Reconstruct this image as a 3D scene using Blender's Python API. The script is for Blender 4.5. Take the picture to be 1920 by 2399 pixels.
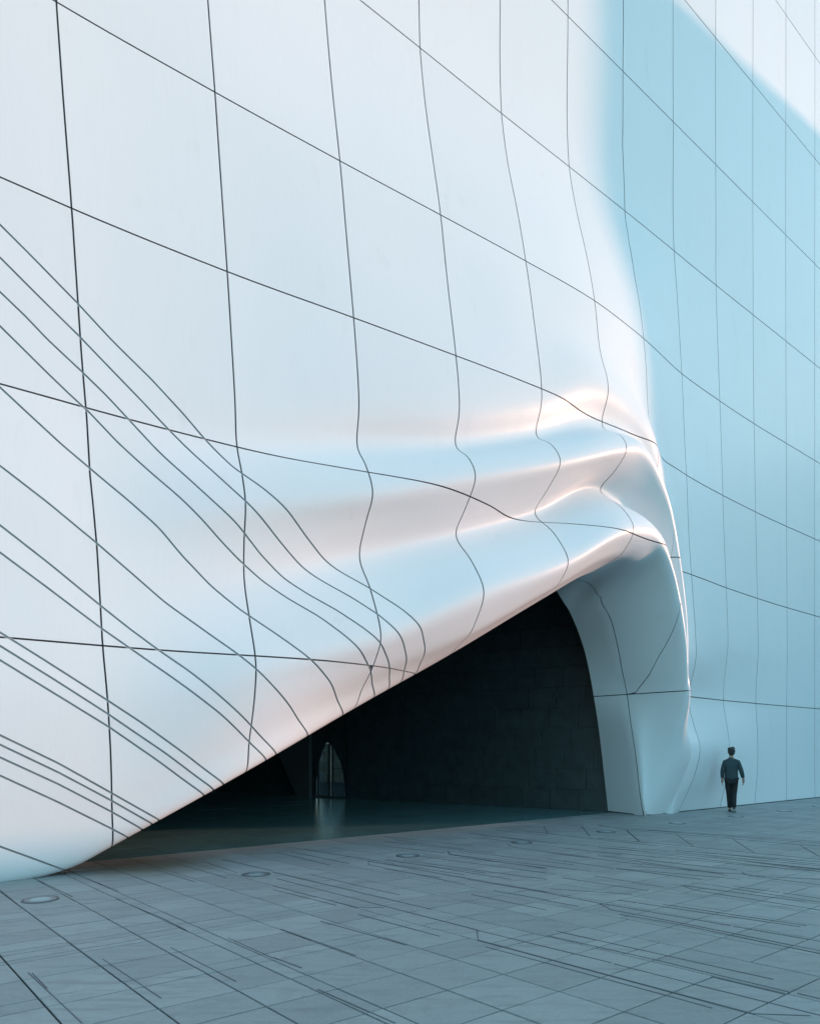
import bpy, bmesh, math, random
import numpy as np
from mathutils import Vector, Matrix

for o in list(bpy.data.objects):
    bpy.data.objects.remove(o, do_unlink=True)
SC = bpy.context.scene
COL = SC.collection
rnd = random.Random(7)

# ---------------------------------------------------------------- camera
cam = bpy.data.cameras.new('camera')
cam.sensor_fit = 'VERTICAL'
cam.sensor_height = 36.0
cam.lens = 36.0 * 1600 / 2399
cam.shift_y = (1753 - 1199.5) / 2399
cam.clip_start = .05
cam.clip_end = 3000
cam_o = bpy.data.objects.new('camera', cam)
cam_o.location = (0, 0, 1.75)
cam_o.rotation_euler = (math.radians(90), 0, 0)
COL.objects.link(cam_o)
SC.camera = cam_o

# ---------------------------------------------------------------- sky and sun
SUN_DIR = (0.9796, 0.2010)                 # 64 degrees off the wall's normal: a low sun on the right
SUN_AZ = math.atan2(*SUN_DIR)            # clockwise from +Y
SUN_EL = math.radians(9.5)
SKY = .15
SUN = 2.0
EXPO = .96
CLOUD_SUN = (9, 12, 13.5, 1)
CLOUD_MIN, CLOUD_MAX, CLOUD_COL = .2, .88, (2.2, 7.6, 10.0, 1)
world = bpy.data.worlds.new('World')
SC.world = world
world.use_nodes = True
nt = world.node_tree
nt.nodes.clear()
out = nt.nodes.new('ShaderNodeOutputWorld')
bg = nt.nodes.new('ShaderNodeBackground')
sky = nt.nodes.new('ShaderNodeTexSky')
sky.sky_type = 'NISHITA'
sky.sun_disc = False
sky.sun_elevation = SUN_EL
sky.sun_rotation = SUN_AZ
sky.altitude = 50
sky.air_density = 1.0
sky.dust_density = .2
sky.ozone_density = .8
bg.inputs[1].default_value = SKY
# thin high cloud all over the sky, whiter towards the horizon
tc = nt.nodes.new('ShaderNodeTexCoord')
mp = nt.nodes.new('ShaderNodeMapping')
mp.inputs['Scale'].default_value = (1.0, 1.6, 2.6)
mp.inputs['Rotation'].default_value = (.2, .35, .6)
nz = nt.nodes.new('ShaderNodeTexNoise')
nz.inputs['Scale'].default_value = 3.0
nz.inputs['Detail'].default_value = 6
nz.inputs['Roughness'].default_value = .55
nz.inputs['Distortion'].default_value = .5
mr = nt.nodes.new('ShaderNodeMapRange')
mr.interpolation_type = 'SMOOTHSTEP'
for i_, v_ in enumerate((.44, .62, CLOUD_MIN, CLOUD_MAX)):
    mr.inputs[i_ + 1].default_value = v_
mx = nt.nodes.new('ShaderNodeMix')
mx.data_type = 'RGBA'
mx.inputs[7].default_value = CLOUD_COL
nt.links.new(tc.outputs['Generated'], mp.inputs[0])
nt.links.new(mp.outputs[0], nz.inputs['Vector'])
nt.links.new(nz.outputs[0], mr.inputs[0])
sx = nt.nodes.new('ShaderNodeSeparateXYZ')
nt.links.new(tc.outputs['Generated'], sx.inputs[0])
me_ = nt.nodes.new('ShaderNodeMapRange')
for i_, v_ in enumerate((.1, .9, 1.0, .3)):
    me_.inputs[i_ + 1].default_value = v_
nt.links.new(sx.outputs[2], me_.inputs[0])
mm = nt.nodes.new('ShaderNodeMath')
mm.operation = 'MULTIPLY'
nt.links.new(mr.outputs[0], mm.inputs[0])
nt.links.new(me_.outputs[0], mm.inputs[1])
nt.links.new(mm.outputs[0], mx.inputs[0])
nt.links.new(sky.outputs[0], mx.inputs[6])
dp = nt.nodes.new('ShaderNodeVectorMath')
dp.operation = 'DOT_PRODUCT'
dp.inputs[1].default_value = (math.sin(SUN_AZ) * math.cos(SUN_EL), math.cos(SUN_AZ) * math.cos(SUN_EL), math.sin(SUN_EL))
nt.links.new(tc.outputs['Generated'], dp.inputs[0])
gm = nt.nodes.new('ShaderNodeMapRange')          # forward scatter: cloud near the sun is whiter and brighter
gm.interpolation_type = 'SMOOTHSTEP'
for i_, v_ in enumerate((.72, 1.0, 0, 1.0)):
    gm.inputs[i_ + 1].default_value = v_
nt.links.new(dp.outputs['Value'], gm.inputs[0])
cc = nt.nodes.new('ShaderNodeMix')
cc.data_type = 'RGBA'
cc.inputs[6].default_value = CLOUD_COL
cc.inputs[7].default_value = CLOUD_SUN
nt.links.new(gm.outputs[0], cc.inputs[0])
nt.links.new(cc.outputs[2], mx.inputs[7])
nt.links.new(mx.outputs[2], bg.inputs[0])
nt.links.new(bg.outputs[0], out.inputs[0])

sun = bpy.data.lights.new('sun', 'SUN')
sun.energy = SUN
sun.angle = math.radians(.53)
sun.color = (.97, .53, .37)
sun_o = bpy.data.objects.new('sun', sun)
sd = Vector((math.sin(SUN_AZ) * math.cos(SUN_EL), math.cos(SUN_AZ) * math.cos(SUN_EL), math.sin(SUN_EL)))
sun_o.rotation_euler = sd.to_track_quat('Z', 'Y').to_euler()
sun_o.location = (20, -5, 30)
COL.objects.link(sun_o)

vs = SC.view_settings
SC.display_settings.display_device = 'sRGB'
vs.view_transform = 'Standard'
vs.look = 'None'
vs.gamma = 1.0
vs.use_curve_mapping = False
vs.exposure = EXPO
SC.cycles.max_bounces = 10
SC.cycles.diffuse_bounces = 5
SC.cycles.glossy_bounces = 6


# ---------------------------------------------------------------- helpers
def tag(o, label=None, cat=None, group=None, kind=None):
    if label: o['label'] = label
    if cat: o['category'] = cat
    if group: o['group'] = group
    if kind: o['kind'] = kind
    return o


def empty(name, loc, rz=0):
    o = bpy.data.objects.new(name, None)
    o.location = loc
    o.rotation_euler = (0, 0, rz)
    o.empty_display_size = .3
    COL.objects.link(o)
    return o


def link(name, me, parent=None, loc=None):
    o = bpy.data.objects.new(name, me)
    COL.objects.link(o)
    if parent is not None:
        o.parent = parent
    if loc is not None:
        o.location = loc
    return o


def mesh(name, verts, faces, mats, smooth=False, mi=None):
    me = bpy.data.meshes.new(name)
    me.from_pydata([tuple(map(float, v)) for v in verts], [], [tuple(f) for f in faces])
    for m in (mats if isinstance(mats, (list, tuple)) else [mats]):
        me.materials.append(m)
    if mi is not None:
        me.polygons.foreach_set('material_index', mi)
    if smooth:
        me.polygons.foreach_set('use_smooth', [True] * len(me.polygons))
    me.update()
    return me


def bm_mesh(name, bm, mats, smooth=False):
    me = bpy.data.meshes.new(name)
    bm.to_mesh(me)
    bm.free()
    for m in (mats if isinstance(mats, (list, tuple)) else [mats]):
        me.materials.append(m)
    if smooth:
        me.polygons.foreach_set('use_smooth', [True] * len(me.polygons))
    return me


BOXF = [(0, 3, 2, 1), (4, 5, 6, 7), (0, 1, 5, 4), (1, 2, 6, 5), (2, 3, 7, 6), (3, 0, 4, 7)]


def box_v(x0, x1, y0, y1, z0, z1):
    return [(x0, y0, z0), (x1, y0, z0), (x1, y1, z0), (x0, y1, z0), (x0, y0, z1), (x1, y0, z1), (x1, y1, z1), (x0, y1, z1)]


class Nodes:
    def __init__(self, name):
        self.m = bpy.data.materials.new(name)
        self.m.use_nodes = True
        self.t = self.m.node_tree
        self.t.nodes.clear()
        self.out = self.n('ShaderNodeOutputMaterial')
        self.b = self.n('ShaderNodeBsdfPrincipled')
        self.l(self.b.outputs[0], self.out.inputs[0])

    def n(self, typ, **kw):
        nd = self.t.nodes.new(typ)
        for k, v in kw.items():
            setattr(nd, k, v)
        return nd

    def l(self, a, b):
        self.t.links.new(a, b)

    def set(self, **kw):
        for k, v in kw.items():
            self.b.inputs[k.replace('_', ' ')].default_value = v

    def noise(self, vec, scale, detail=4, rough=.55, dist=0):
        nd = self.n('ShaderNodeTexNoise')
        nd.inputs['Scale'].default_value = scale
        nd.inputs['Detail'].default_value = detail
        nd.inputs['Roughness'].default_value = rough
        nd.inputs['Distortion'].default_value = dist
        if vec is not None:
            self.l(vec, nd.inputs['Vector'])
        return nd

    def mapr(self, val, a, b, c, d):
        nd = self.n('ShaderNodeMapRange')
        for i, v in enumerate((a, b, c, d)):
            nd.inputs[i + 1].default_value = v
        self.l(val, nd.inputs[0])
        return nd.outputs[0]

    def mix(self, fac, a, b, blend='MIX'):
        nd = self.n('ShaderNodeMix', data_type='RGBA', blend_type=blend)
        for sock, v in ((nd.inputs[0], fac), (nd.inputs[6], a), (nd.inputs[7], b)):
            if hasattr(v, 'is_linked'):
                self.l(v, sock)
            elif isinstance(v, (tuple, list)):
                sock.default_value = (*v, 1) if len(v) == 3 else v
            else:
                sock.default_value = v
        return nd.outputs[2]

    def math(self, op, a, b=None):
        nd = self.n('ShaderNodeMath', operation=op)
        for i, v in enumerate((a, b)):
            if v is None: continue
            if hasattr(v, 'is_linked'):
                self.l(v, nd.inputs[i])
            else:
                nd.inputs[i].default_value = v
        return nd.outputs[0]

    def pos(self):
        return self.n('ShaderNodeNewGeometry').outputs['Position']

    def scaled(self, vec, sc, rot=(0, 0, 0)):
        nd = self.n('ShaderNodeMapping')
        nd.inputs['Scale'].default_value = sc
        nd.inputs['Rotation'].default_value = rot
        self.l(vec, nd.inputs[0])
        return nd.outputs[0]

    def bump(self, h, strength, dist):
        nd = self.n('ShaderNodeBump')
        nd.inputs['Strength'].default_value = strength
        nd.inputs['Distance'].default_value = dist
        self.l(h, nd.inputs['Height'])
        self.l(nd.outputs[0], self.b.inputs['Normal'])
        return nd


# ---------------------------------------------------------------- materials
def mat_metal():
    M = Nodes('white_aluminium')
    p = M.pos()
    big = M.noise(p, .35, 3, .5)
    smudge = M.noise(M.scaled(p, (1, 1, .35)), 2.2, 8, .68, .4)
    streak = M.noise(M.scaled(p, (38, 38, .7)), 1.0, 3, .6)
    col = M.mix(M.mapr(big.outputs[0], .3, .7, 0, 1), (.805, .785, .78), (.80, .775, .785))
    oi = M.n('ShaderNodeObjectInfo')
    col = M.mix(M.mapr(oi.outputs['Random'], 0, 1, 0, .9), col, (.75, .74, .745))
    dirt = M.mapr(smudge.outputs[0], .60, .80, 0, .3)
    col = M.mix(dirt, col, (.55, .54, .54))
    col = M.mix(M.mapr(streak.outputs[0], .35, .7, 0, .05), col, (.5, .5, .5))
    M.l(col, M.b.inputs['Base Color'])
    r = M.math('ADD', M.mapr(smudge.outputs[0], .3, .75, -.04, .1), M.mapr(streak.outputs[0], .3, .7, .46, .54))
    M.l(r, M.b.inputs['Roughness'])
    M.set(Metallic=.0, Coat_Weight=.42, Coat_Roughness=.3)
    M.b.inputs['Specular IOR Level'].default_value = .32
    h = M.math('ADD', M.math('MULTIPLY', streak.outputs[0], .04), M.noise(p, .9, 2, .4).outputs[0])
    M.bump(h, .12, .012)
    return M.m


def mat_plain(name, col, rough=.6, metal=0.0, vary=.15, scale=6.0, spec=.5):
    M = Nodes(name)
    nz = M.noise(M.pos(), scale, 5, .6)
    dark = tuple(c * (1 - vary) for c in col)
    lite = tuple(min(1, c * (1 + vary)) for c in col)
    M.l(M.mix(M.mapr(nz.outputs[0], .3, .7, 0, 1), dark, lite), M.b.inputs['Base Color'])
    M.l(M.mapr(nz.outputs[0], .3, .7, rough * .9, min(1, rough * 1.1)), M.b.inputs['Roughness'])
    M.b.inputs['Specular IOR Level'].default_value = spec
    M.set(Metallic=metal)
    return M.m


MAT_METAL = mat_metal()
MAT_RIM = mat_plain('joint_edge', (.42, .42, .43), .5, .2)
MAT_BACK = mat_plain('joint_backing', (.075, .075, .08), .7)
# ---------------------------------------------------------------- facade surface
# Wall frame: s runs along the wall (away from the viewer), n points out of the wall, z is up.
WALL_T = math.atan(2078 / 1600.0)
WD = np.array([math.sin(WALL_T), math.cos(WALL_T)])
WN = np.array([math.cos(WALL_T), -math.sin(WALL_T)])
W0 = np.array([-5.3658, 8.943])
EYE = 1.75


def snz(s, n, z):
    """wall coordinates to world"""
    s, n, z = np.broadcast_arrays(np.asarray(s, float), np.asarray(n, float), np.asarray(z, float))
    return np.stack([W0[0] + s * WD[0] + n * WN[0], W0[1] + s * WD[1] + n * WN[1], z], -1)


def ray_n(px, py, n):
    """survey sighting: the point seen at (px, py) that stands n in front of the wall plane"""
    c = (px - 960) / 1600.0
    B = W0 + n * WN
    s = -(B[0] - c * B[1]) / (WD[0] - c * WD[1])
    Y = B[1] + s * WD[1]
    return (s, n, EYE + (1753 - py) * Y / 1600.0)


JOINT_S = [-8.3, -6.1, -3.9, -1.72, .47, 2.63, 4.83, 6.99, 9.21, 11.41, 13.54, 15.8, 18.03,
           20.26, 22.5, 24.73, 26.97, 29.2, 31.44, 33.67]          # index 4 is the first joint in view
JOINT_F = [1, 1, 1, 1, 1, 1.2, 1.08, 1, .85, .7, .7, .45, .4, .2, .1, 0, 0, 0, 0, 0]
ROW_Z = [3.15, 6.42, 9.12, 11.88, 15.27, 18.8, 22.5, 26.1, 29.7]


def lean(z):
    return np.interp(z, [3.15, 6.42, 9.12, 11.88, 15.27], [.52, .42, .31, .18, 0.])


LEFT_Z = [0, .32, .92, 1.79, 2.44, 3.15, 3.81, 4.47, 5, 5.5, 6.3, 7.14, 9.1, 10.74, 11.9, 16]
LEFT_S = [1.38, 1.37, 1.32, 1.27, 1.22, 1.16, 1.14, 1.11, 1.07, 1.03, 1.0, .94, .83, .72, .65, .55]


def joint_s(k, z):
    if k <= 4:
        return np.interp(z, LEFT_Z, LEFT_S) + (k - 4) * 2.19
    return JOINT_S[k] + JOINT_F[k] * lean(z)


def ray_joint(k, x, y, sc=1.1124):
    """point sighted on vertical joint k, whose plane is known"""
    px, py = x * sc, y * sc
    c = (px - 960) / 1600.0
    z = 8.0
    for _ in range(40):
        s = float(joint_s(k, z))
        B = W0 + s * WD
        n = -(B[0] - c * B[1]) / (WN[0] - c * WN[1])
        z = .5 * z + .5 * (EYE + (1753 - py) * (B[1] + n * WN[1]) / 1600.0)
    return (s, n, z)


# rows: 0 inner edge, 1 lip, 2 under (column: joint), 3 under, 4 lower crest, 5 slope, 6 valley, 7 slope,
#       8 upper crest, 9 slope, 10 hollow, 11 shoulder, 12.. flat wall
RZ = [10.7, 11.88, 13.0, 14.1, 15.27, 19.0, 25.0, 34.0]
RS = [15.5, 16.05, 16.95, 18.2, 20.4, 24.0, 31.0, 46.0]
PROF = {
    4: ([0, 3, 6.4, 9.1, 11.9, 15, 34], [.2, .4, .25, .16, .09, .03, 0]),
    5: ([6.4, 7.1, 8.1, 9.07, 10.34, 11.88, 13.27, 16, 34], [.36, .4, .36, .29, .22, .17, .11, .03, 0]),
    6: ([7.24, 7.8, 8.4, 9.11, 9.7, 10.5, 11.9, 13.06, 14.77, 17, 34], [.56, .6, .53, .5, .45, .4, .29, .17, .04, 0, 0]),
    7: ([8.2, 9.1, 9.77, 10.88, 11.86, 14.15, 15.28, 17, 34], [.78, .68, .63, .53, .44, .12, .03, 0, 0]),
    8: ([8.6, 9.11, 9.55, 10.1, 10.93, 11.85, 12.7, 14.07, 15.26, 17, 34], [.9, .88, .82, .79, .72, .58, .45, .17, .02, 0, 0]),
    9: ([9.43, 9.76, 10.15, 10.57, 11.15, 11.83, 12.73, 14.07, 15.27, 17, 34], [.9, .93, .84, .79, .73, .67, .53, .23, .03, 0, 0]),
    10: ([0, 6, 9, 10.82, 11.86, 13, 14.3, 15.22, 17, 34], [.5, .55, .62, .6, .54, .4, .16, .05, 0, 0]),
    11: ([0, .4, .86, 1.44, 1.73, 2.13, 2.77, 3.27, 4.06, 4.7, 5.26, 6.03, 6.35, 6.94, 7.71, 9.14, 10.42, 11.81, 13.81, 15.24, 18, 34],
         [0, .2, .43, .63, .66, .55, .32, .29, .55, .54, .5, .42, .37, .38, .34, .28, .25, .18, .1, .03, 0, 0]),
    12: ([0, .66, 1.29, 1.73, 2.11, 3.22, 5.14, 6.12, 6.94, 9.17, 13.2, 15.42, 34], [0, .17, .29, .3, .27, .1, .29, .17, .2, .13, .04, 0, 0]),
    13: ([0, 1, 2, 3.2, 5, 6.2, 9, 13, 34], [0, .08, .1, .03, .12, .07, .05, 0, 0]),
    14: ([0, 34], [0, 0]),
}


def n_out(s, z):
    ks = sorted(PROF)
    ss = [float(joint_s(k, z)) for k in ks]
    nn = [float(np.interp(z, *PROF[k])) for k in ks]
    return float(np.interp(s, ss, nn))


def u_col(k, pts, inner):
    p = [ray_joint(k, *q) for q in pts]
    e = p[0]
    col = [(e[0] + .1, inner, e[2] + .62)] + p
    for z in RZ:
        col.append((float(joint_s(k, z)), float(np.interp(z, *PROF[k])), z))
    return col


def left_col(ds, ze, k=.75):
    """columns left of the first joint: the folds die away"""
    zs = [ze, .8 + ze * .4, 1.75, 2.42, 3.12, 3.8, 4.45, 5.0, 5.5, 6.3, 7.14]
    ns = [.03, .24, .37, .42, .42, .37, .34, .32, .29, .24, .21]
    s_ = lambda z: .65 + .0585 * (11.88 - min(z, 12)) + ds
    col = [(s_(ze), -.7, ze + .45 if ze > .03 else ze)]
    col += [(s_(z), n * k, z) for z, n in zip(zs, ns)]
    col += [(s_(z), float(np.interp(z, *PROF[4])) * k, z) for z in RZ]
    return col


def build_control():
    cols = [left_col(-12.0, -.03, .6), left_col(-8.0, -.03, .7), left_col(-4.2, -.03, .82), left_col(-2.2, -.03, .9),
            left_col(-1.1, -.01, .96), left_col(-.5, .06, .99)]
    c0 = [ray_n(x * 1.1124, y * 1.1124, n) for x, y, n in
          [(234, 1787, .06), (233, 1700, .26), (230, 1570, .38), (224, 1470, .43), (213, 1361, .42), (208, 1260, .37), (203, 1160, .34),
           (196, 1080, .32), (188, 1000, .29), (180, 880, .24), (170, 750, .21)]]
    e = c0[0]
    cols.append([(e[0], -.8, e[2] + .5)] + c0 + [ray_n(131 + (11.88 - z) * 12.5, 1753 - (z - 1.75) * 172.7, float(np.interp(z, *PROF[4]))) if z < 12
                else (float(joint_s(4, z)), float(np.interp(z, *PROF[4])), z) for z in RZ])
    cols.append(u_col(5, [(515, 1630), (525, 1560), (537, 1460), (539, 1395), (525, 1300), (514, 1215), (514, 1140), (517, 1058), (510, 1000), (499, 940), (494, 825)], -.9))
    cols.append(u_col(6, [(738, 1497), (762, 1450), (790, 1390), (802, 1335), (780, 1242), (756, 1170), (770, 1100), (785, 1035), (770, 980), (752, 941), (756, 835)], -1.0))
    cols.append(u_col(7, [(925, 1388), (970, 1355), (1001, 1310), (1019, 1245), (993, 1182), (959, 1125), (980, 1070), (1001, 1003), (986, 964), (959, 940), (968, 850)], -1.1))
    cols.append(u_col(8, [(1110, 1275), (1150, 1250), (1182, 1220), (1196, 1178), (1165, 1122), (1125, 1080), (1152, 1032), (1180, 972), (1160, 936), (1129, 919), (1141, 840)], -1.2))
    cols.append(u_col(9, [(1220, 1215), (1280, 1185), (1318, 1152), (1334, 1110), (1308, 1068), (1262, 1030), (1295, 990), (1319, 945), (1306, 917), (1268, 901), (1281, 822)], -1.26))
    # round the corner of the arch and down the column
    R = ray_n
    def jamb(e2, j, c1, c0=None, sag=.04):
        """section of the column from its inner edge over the joint to the crest"""
        A, C = np.array(R(e2[0], e2[1], -1.26)), np.array(c1)
        lo_, hi_ = 0.0, 1.0
        for _ in range(40):
            m_ = .5 * (lo_ + hi_)
            p = A + (C - A) * m_
            w = snz(*p)
            if 960 + 1600 * w[0] / w[1] < j[0]: lo_ = m_
            else: hi_ = m_
        J = A + (C - A) * m_
        w = snz(*J)
        J[2] = EYE + (1753 - j[1]) * w[1] / 1600
        E_ = .5 * (A + J)
        O = .5 * (J + C)
        O[0] -= sag
        O[2] += .3 * ((J - A - (C - A) * m_)[2])
        return [tuple(A), tuple(E_), tuple(J), tuple(O) if c0 is None else c0, tuple(C)]
    K, Q = [], []
    k1 = jamb((1315, 1404), (1365, 1366), R(1520, 1248, 1.55), R(1500, 1305, 1.25))
    k1[1] = k1[2]
    k1[2] = tuple(.5 * (np.array(k1[1]) + np.array(k1[3])) + np.array([-.05, .05, -.06]))
    K.append(k1 +
             [R(1508, 1210, 1.42), (12.3, .75, 7.42), (12.32, 1.17, 7.97), R(1500, 1045, 1.42), (12.35, 1.2, 8.78), (12.45, .85, 9.0), (12.5, .95, 9.65)])
    K.append(jamb((1332, 1430), (1402, 1400), R(1554, 1286, 1.5), (13.02, 1.08, 6.02)) +
             [R(1554, 1262, 1.38), (13.22, .75, 7.05), (13.1, 1.14, 7.62), R(1540, 1098, 1.38), (13.15, 1.12, 8.42), (13.3, .82, 8.62), (13.45, .92, 9.2)])
    K.append(jamb((1347, 1463), (1425, 1445), R(1577, 1340, 1.48), (13.4, .95, 5.5)) +
             [(13.6, 1.18, 6.2), (13.75, .78, 6.48), (13.75, 1.03, 6.97), R(1570, 1180, 1.27), (13.95, 1.0, 7.62), (14.1, .75, 7.78), (14.2, .75, 8.3)])
    K.append(jamb((1358, 1492), (1437, 1485), R(1590, 1400, 1.45), (13.62, .92, 5.02)) +
             [(13.9, 1.2, 5.55), (14.03, .84, 5.75), (14.13, .95, 6.02), R(1590, 1285, 1.15), (14.4, .9, 6.6), (14.55, .65, 6.72), (14.7, .58, 7.0)])
    Q.append(jamb((1370, 1530), (1447, 1530), R(1600, 1460, 1.42), (13.85, .9, 4.52)) +
             [(14.15, 1.2, 4.85), (14.29, .95, 4.98), (14.4, 1.02, 5.1), R(1606, 1410, 1.12), (14.7, .85, 5.45), (14.82, .6, 5.5), (14.98, .52, 5.55)])
    Q.append(jamb((1380, 1575), (1455, 1575), R(1607, 1535, 1.37), (14.05, .85, 3.87)) +
             [(14.28, 1.24, 4.05), (14.38, 1.1, 4.12), (14.48, 1.12, 4.18), R(1611, 1500, 1.13), (14.76, .88, 4.38), (14.86, .6, 4.42), (15.02, .5, 4.45)])

    def q(z, e2, j, c0, c1, rest):
        return jamb(e2, j, (c1[0], c1[1], z), (c0[0], c0[1], z)) + [(s, n, z) for s, n in rest]
    Q.append(q(3.15, (1390, 1632), (1466, 1626), (14.2, .82), (14.26, 1.22),
               [(14.32, 1.32), (14.39, 1.32), (14.46, 1.25), (14.54, 1.12), (14.63, .9), (14.74, .64), (14.92, .44)]))

    def low(z, e2, j, rest):
        """foot of the column: the joint is the corner, the face to its right swells into the wall"""
        A, J = np.array(R(e2[0], e2[1], -1.26)), np.array(R(*j))
        return [tuple(A), tuple(.5 * (A + J)), tuple(J)] + [(s, n, z) for s, n in rest]
    Q.append(low(2.4, (1400, 1695), (1475, 1690, -.14),
                 [(14.22, .48), (14.37, .92), (14.47, 1.06), (14.56, 1.1), (14.67, 1.08), (14.8, .98), (14.95, .83), (15.1, .69), (15.3, .56)]))
    Q.append(low(1.75, (1407, 1752), (1485, 1752, -.05),
                 [(14.26, .3), (14.45, .6), (14.56, .73), (14.67, .81), (14.78, .86), (14.9, .88), (15.03, .875), (15.2, .84), (15.4, .78)]))
    Q.append(low(1.0, (1414, 1815), (1494, 1824, -.01),
                 [(14.35, .18), (14.5, .33), (14.6, .41), (14.7, .46), (14.81, .5), (14.93, .53), (15.05, .545), (15.2, .545), (15.4, .53)]))
    Q.append(low(.4, (1420, 1868), (1500, 1876, .0),
                 [(14.42, .085), (14.54, .145), (14.63, .18), (14.73, .2), (14.83, .215), (14.94, .225), (15.06, .23), (15.2, .235), (15.4, .23)]))
    Q.append(low(-.03, (1424, 1905), (1507, 1913, .0),
                 [(14.5, 0), (14.58, 0), (14.66, 0), (14.75, 0), (14.84, 0), (14.95, 0), (15.07, 0), (15.22, 0), (15.4, 0)]))
    phis = [18, 36, 54, 72]
    for i, c in enumerate(K):
        ph = math.radians(phis[i])
        for j in range(8):
            p = [1, 1, 1, .95, .85, .7, .55, .45][j]
            s = 11.5 + (RS[j] - 11.5) * math.sin(ph) ** p
            z = 5.9 + (RZ[j] - 5.9) * math.cos(ph) ** p
            c.append((s, n_out(s, z), z))
    for i, c in enumerate(Q):
        z = [4.95, 4.2, 3.15, 2.4, 1.75, 1.0, .4, -.03][i]
        for j in range(8):
            c.append((RS[j], n_out(RS[j], max(z, 0)), z))
    return np.array(cols + K + Q)          # (columns, rows, 3)


def hermite(P, kn, sub, lim=None):
    """cubic through the rows of P (first axis) at knots kn, sub[i] steps in interval i"""
    N = len(P)
    h = np.diff(kn)
    dl = np.diff(P, axis=0) / h.reshape(-1, *([1] * (P.ndim - 1)))
    m = np.empty_like(P)
    m[0], m[-1] = dl[0], dl[-1]
    for i in range(1, N - 1):
        m[i] = (dl[i - 1] * h[i] + dl[i] * h[i - 1]) / (h[i] + h[i - 1])
    if lim is not None:                     # no overshoot where the columns fan out over the flat wall
        mp = np.zeros_like(P)
        mp[0], mp[-1] = dl[0], dl[-1]
        for i in range(1, N - 1):
            a, b = dl[i - 1], dl[i]
            w1, w2 = 2 * h[i] + h[i - 1], h[i] + 2 * h[i - 1]
            ok = a * b > 0
            mp[i] = np.where(ok, (w1 + w2) / (w1 / np.where(ok, a, 1) + w2 / np.where(ok, b, 1)), 0)
        m = m + (mp - m) * lim
    out, par = [], []
    for i in range(N - 1):
        n = sub[i]
        for k in range(n):
            t = k / n
            a, b, c, d = 2 * t**3 - 3 * t * t + 1, t**3 - 2 * t * t + t, -2 * t**3 + 3 * t * t, t**3 - t * t
            out.append(a * P[i] + b * h[i] * m[i] + c * P[i + 1] + d * h[i] * m[i + 1])
            par.append(i + t)
    out.append(P[-1])
    par.append(N - 1.0)
    return np.array(out), np.array(par)


TU5, TK1, TQ49, TQ315 = 11, 12, 16, 18      # column indices in the control grid


def dense_surface():
    C = build_control()
    chord_f = np.linalg.norm(np.diff(C, axis=1), axis=2)
    kf = np.concatenate([[0], np.cumsum(np.median(chord_f, axis=0))])
    chord_t = np.linalg.norm(np.diff(C, axis=0), axis=2)
    kt = np.concatenate([[0], np.cumsum(np.median(chord_t[:, 2:12], axis=1) + .05)])
    sf = [8] * 12 + [8, 8, 8, 8, 10, 12, 12]
    st = [6, 6, 5, 5, 5, 8] + [16] * 5 + [10, 10, 10, 10, 10, 10, 10, 10, 10, 10, 8, 6]
    G, pf = hermite(np.swapaxes(C, 0, 1), kf, sf)         # rows refined
    lim = np.clip((pf - 11.0) / 1.5, 0, 1).reshape(1, -1, 1)[0]
    G, pt = hermite(np.swapaxes(G, 0, 1), kt, st, lim)    # columns refined
    # fairing: a few light smoothing passes inside the grid
    for it in range(9):
        L = G.copy()
        L[1:-1] += .22 * (G[:-2] + G[2:] - 2 * G[1:-1])
        L[0], L[-1] = G[0], G[-1]
        G2 = L.copy()
        if it < 3:
            G2[:, 1:-1] += .22 * (L[:, :-2] + L[:, 2:] - 2 * L[:, 1:-1])
            G2[0], G2[-1] = G[0], G[-1]
        G = G2
    return G, pt, pf


# ---------------------------------------------------------------- the building
G, PT, PF = dense_surface()
GW = snz(G[..., 0], G[..., 1], G[..., 2])
dt_ = np.gradient(GW, axis=0)
df_ = np.gradient(GW, axis=1)
GN = np.cross(dt_, df_)
GN /= np.linalg.norm(GN, axis=2, keepdims=True) + 1e-12
if (GN[60, 120, :2] @ WN) < 0:
    GN = -GN
HT = np.linalg.norm(dt_, axis=2) / np.gradient(PT)[:, None]
HF = np.linalg.norm(df_, axis=2) / np.gradient(PF)[None, :]

building = empty('building', tuple(snz(6.0, 0, 0)))
BO = Vector(building.location)
tag(building, 'tall white metal-clad building with folded, bulging skin over a dark arched passage', 'building')

nt_, nf_ = len(PT), len(PF)
# per-vertex record: world position, normal, s, z, t, f, length per unit t, length per unit f
VD = np.concatenate([GW, GN, G[..., :1], G[..., 2:3], np.broadcast_to(PT[:, None, None], (nt_, nf_, 1)),
                     np.broadcast_to(PF[None, :, None], (nt_, nf_, 1)), HT[..., None], HF[..., None]], -1).reshape(-1, 12)
VL = [tuple(v) for v in VD.tolist()]
FLIP = float(np.cross(dt_[60, 120], df_[60, 120]) @ GN[60, 120]) < 0
QUADS = []
for i in range(nt_ - 1):
    for j in range(nf_ - 1):
        a, b, c, d = i * nf_ + j, (i + 1) * nf_ + j, (i + 1) * nf_ + j + 1, i * nf_ + j + 1
        QUADS.append((a, d, c, b) if FLIP else (a, b, c, d))

# backing behind the joints
bv = (GW - GN * .06).reshape(-1, 3) - np.array(BO)
o = link('backing', mesh('backing', bv, QUADS, MAT_BACK, True), building)

HALF_V, HALF_D = .012, .0135


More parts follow.
